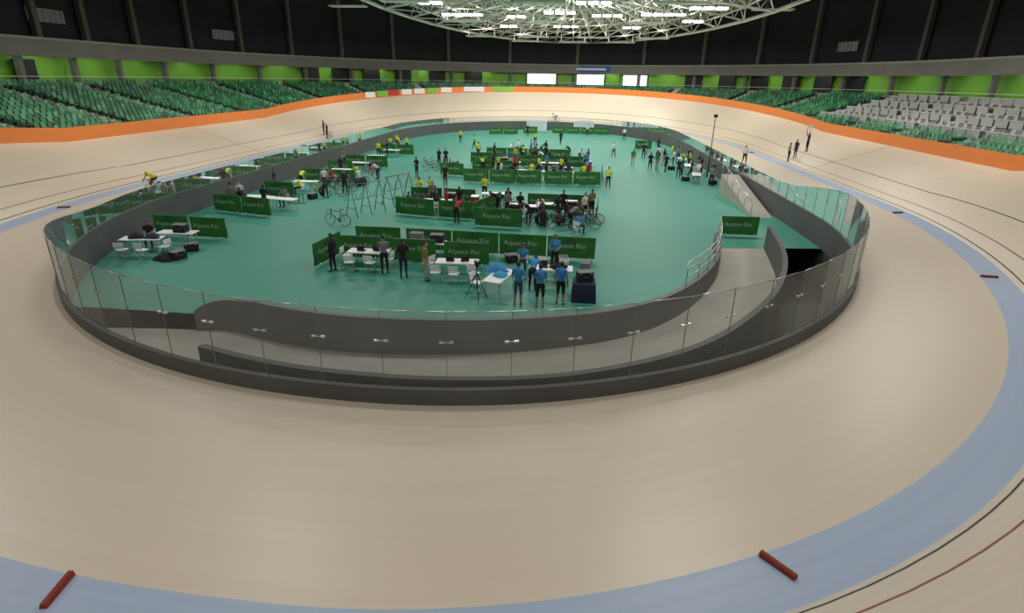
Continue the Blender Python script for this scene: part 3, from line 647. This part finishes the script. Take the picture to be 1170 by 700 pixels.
# ---- back booths
barriers(-5.2,46.9,1.3,47.0); barriers(1.5,47.0,6.1,47.3); barriers(-5.4,52.4,-1.0,52.4); barriers(-1.6,57,5.4,57.1); barriers(6.2,47.8,6.4,52.2); barriers(-6.5,58,-4.2,58); barriers(-5.5,62.5,3.5,62.6); barriers(-7.8,50,-5.6,49.6)
table(-2,49,0); table(1,49.2,0); table(4,49.4,0); table(-2,54.6,0); table(1.6,54.8,0); table(4.6,59.5,0); table(-.6,59.4,0)
for i in range(10): bike(-3.8+i*1.0,50.6+.4*math.sin(i*3),70+20*math.sin(i),i%5)
for i in range(6): bike(-3+i*1.3,60.6,80+15*math.sin(i),(i+2)%5)
for i in range(8): bike(-4.6+i*1.25,48.1+.3*math.sin(i*2),80+20*math.cos(i*2),(i*3)%5)
for x,y,a in((-4,49.6,0),(2.6,48.6,90),(5.4,49,80),(-1,53.6,0),(3,53.6,10),(0,56,0),(-3.4,55.6,20)): wheels(x,y,a)
for x,y,a in((-.4,48.2,0),(3.4,50.6,0),(-2.8,56,0),(5.3,55,90)): cabinet(x,y,a)
cl=['black','white','grey','red','yellow','green','blue','navy','lime','black','black']
for i in range(34):
    x=-4.8+10.2*random.random(); y=random.choice((47.8,49.8,51.6,53.4,55.8,58.4,60.0,61.4,64,65.5))+random.random()*.5
    pn=random.choice(('stand','work','bend','hips','stand')); person('team_mechanic',x,y,random.random()*360,pn,random.choice(cl),'black',random.choice((0,1,2)))
for i in range(8): case(-4+9*random.random(),53.6+random.random()*3,random.random()*90,random.randrange(2))
for x,y,yw,pn,s_ in((-11,77,170,'stand','yellow'),(-6.3,62.2,180,'walk','yellow'),(-1.1,76.5,180,'stand','yellow'),(6.6,46.2,180,'stand','yellow'),(8.3,66,200,'walk','white'),(9.8,59.4,180,'walk','green'),(11.2,87,180,'stand','white'),(2.2,78,160,'walk','black'),(-3,89,180,'stand','black'),(6,92,180,'stand','white'),(-8,70,100,'walk','lime'),(-9.5,48.5,150,'hips','black'),(-9,55,160,'stand','black'),(-8.4,55.3,200,'stand','navy')):
    person('staff_member',x,y,yw,pn,s_,'black' if s_!='green' else 'beige',random.choice((0,1,2)))
bike(-9.2,52.5,90,0); bike(-8.2,53.4,85,0); bike(-9.8,54.4,95,4); wheels(-8.4,56.4,20); wheels(-7.2,54.2,60)
for i,(x,y) in enumerate(((11.2,56.9),(11.9,57.6),(12.6,56.2),(13.9,60.2),(13.1,61),(14.6,58.6),(14.2,52.3),(15,53.6),(15.6,55),(13.8,54.5),(15.8,51.2),(12.9,63.5),(11.6,66),(14.6,65.5),(15.8,62),(15.2,48.9),(15.9,57.5),(12.4,70),(14,72),(14.6,51.4),(13.2,52.9),(15.4,59.6),(12.2,59.3),(14.9,63.4))):
    person('spectator' if i%3 else 'coach',x,y,random.random()*360,('stand','hips','walk','work')[i%4],('black','green','black','white','navy','yellow','black','grey')[i%8],('black','beige','navy')[i%3],random.choice((0,1,2)))
table(14.6,56.2,90); table(14.9,61,90); table(14.3,50.6,80)
for x,y in((15.6,50),(13.6,51.4),(13.4,58)): case(x,y,20,0)
barriers(12.0,32.3,14.2,32.4); barriers(11.5,75,13.7,75.2)
barriers(-4,93,-1.7,93); barriers(.5,94.5,9.5,94.2); barriers(-9,90,-4.6,91)
b=MB(); b.box((0,0,1.2),(3.2,.08,1.6),0); b.box((0,-.05,1.2),(2.9,.02,1.3),1); b.tube([(-1.5,0,0),(-1.5,0,2.05)],.04,6,2); b.tube([(1.5,0,0),(1.5,0,2.05)],.04,6,2); b.tube([(-1.5,-.5,.03),(-1.5,.5,.03)],.04,6,2); b.tube([(1.5,-.5,.03),(1.5,.5,.03)],.04,6,2)
obj('display_board',b.mesh('display_board',[M_white,mat('panel_pale',(.6,.7,.75)),M_metal]),(-2,95,0)); obj('display_board',bpy.data.meshes['display_board'],(5.5,96,0))
b=MB(); b.tube([(0,0,0),(0,0,5.2)],[.05,.035],8); b.box((0,-.05,5.3),(.3,.2,.24),0)
for k in range(3): b.tube([(0,0,.7),(.5*math.cos(k*2.09),.5*math.sin(k*2.09),.03)],.02,6)
obj('light_stand',b.mesh('light_stand',[M_blk]),(16.0,54,0))
b=MB(); b.add([(0,0,0),(1.3,0,0),(1.3,9,0),(0,9,0),(0,0,.0),(1.3,0,.0),(1.3,9,1.4),(0,9,1.4)],[(0,3,2,1),(4,5,6,7),(1,2,6,5),(2,3,7,6),(3,0,4,7)]); b.tube([(0,.3,.9),(0,9,2.3)],.03,6,1)
for k in range(6): b.tube([(0,.3+k*1.7,.05+k*.25),(0,.3+k*1.7,.92+k*.27)],.025,6,1)
obj('bridge_ramp',b.mesh('bridge_ramp',[M_conc,M_metal]),(15.3,37.5,0))
# ---- on track
def on_bank(x,y):
    best=min(BL,key=lambda p:(p[0]-x)**2+(p[1]-y)**2); d=(x-best[0])*best[2]+(y-best[1])*best[3]
    if d<1: return 1.0+.02*max(0,d)
    return 1.02+(d-1)*math.tan(bang(best[4]))
person('racing_cyclist',-22.0,33.0,180,'ride','yellow','black',1,shorts=True,z=1.0,hair='yellow'); bike(-22.0,33.0,180,1,1.0)
person('racing_cyclist',.6,107.3,90,'ride','white','black',1,shorts=True,z=1.02); bike(.6,107.3,90,0,1.02)
for x,y,yw,pn,s_ in((-25.4,68,90,'stand','black'),(-26.2,69,100,'hips','navy'),(24.2,58,-90,'stand','olive'),(25.0,58.6,120,'stand','navy'),(19.6,56,180,'walk','white')):
    person('track_official',x,y,yw,pn,s_,'black',1,z=on_bank(x,y)-.02)
bike(-24.7,67.2,180,0,on_bank(-24.7,67.2)-.02)
zz=on_bank(26.5,60)-.02
person('starter',26.5,60,100,'raisearm','navy','black',1,longs=True,z=zz)
b=MB(); b.tube([(0,0,-.1),(0,0,.55)],.012,6,0); b.add([(0,0,.55),(.5,.03,.5),(.48,-.02,.15),(0,0,.18),(.25,.05,.53),(.25,.05,.17)],[(0,4,5,3),(4,1,2,5)],1)
obj('start_flag',b.mesh('start_flag',[M_blk,M_white]),(26.28,60.22,zz+1.98))
fm=MB(); fm.add([(-.3,-.05,0),(.3,-.05,0),(.3,.05,0),(-.3,.05,0),(-.3,-.035,.08),(.3,-.035,.08),(.3,.035,.08),(-.3,.035,.08)],[(0,3,2,1),(4,5,6,7),(0,1,5,4),(1,2,6,5),(2,3,7,6),(3,0,4,7)],0)
fm.add([(-.3,-.05,.0),(.3,-.05,.0),(.3,-.06,.02),(-.3,-.06,.02)],[(0,1,2,3)],1)
fmm=fm.mesh('foam_marker',[mat('foam_red',(.26,.035,.02),.8),M_blk])
def nearest(x,y): return min(BL,key=lambda p:(p[0]-x)**2+(p[1]-y)**2)
for x,y in((-4.05,5.5),(6.75,6.9),(20.5,23.7),(22.6,35.5),(-24,28.6),(-23.5,60),(23,66)):
    p=nearest(x,y); obj('foam_marker',fmm,(p[0]+p[2]*.3,p[1]+p[3]*.3,1.01),math.atan2(p[3],p[2])+.25)
print('done',len(bpy.data.objects))
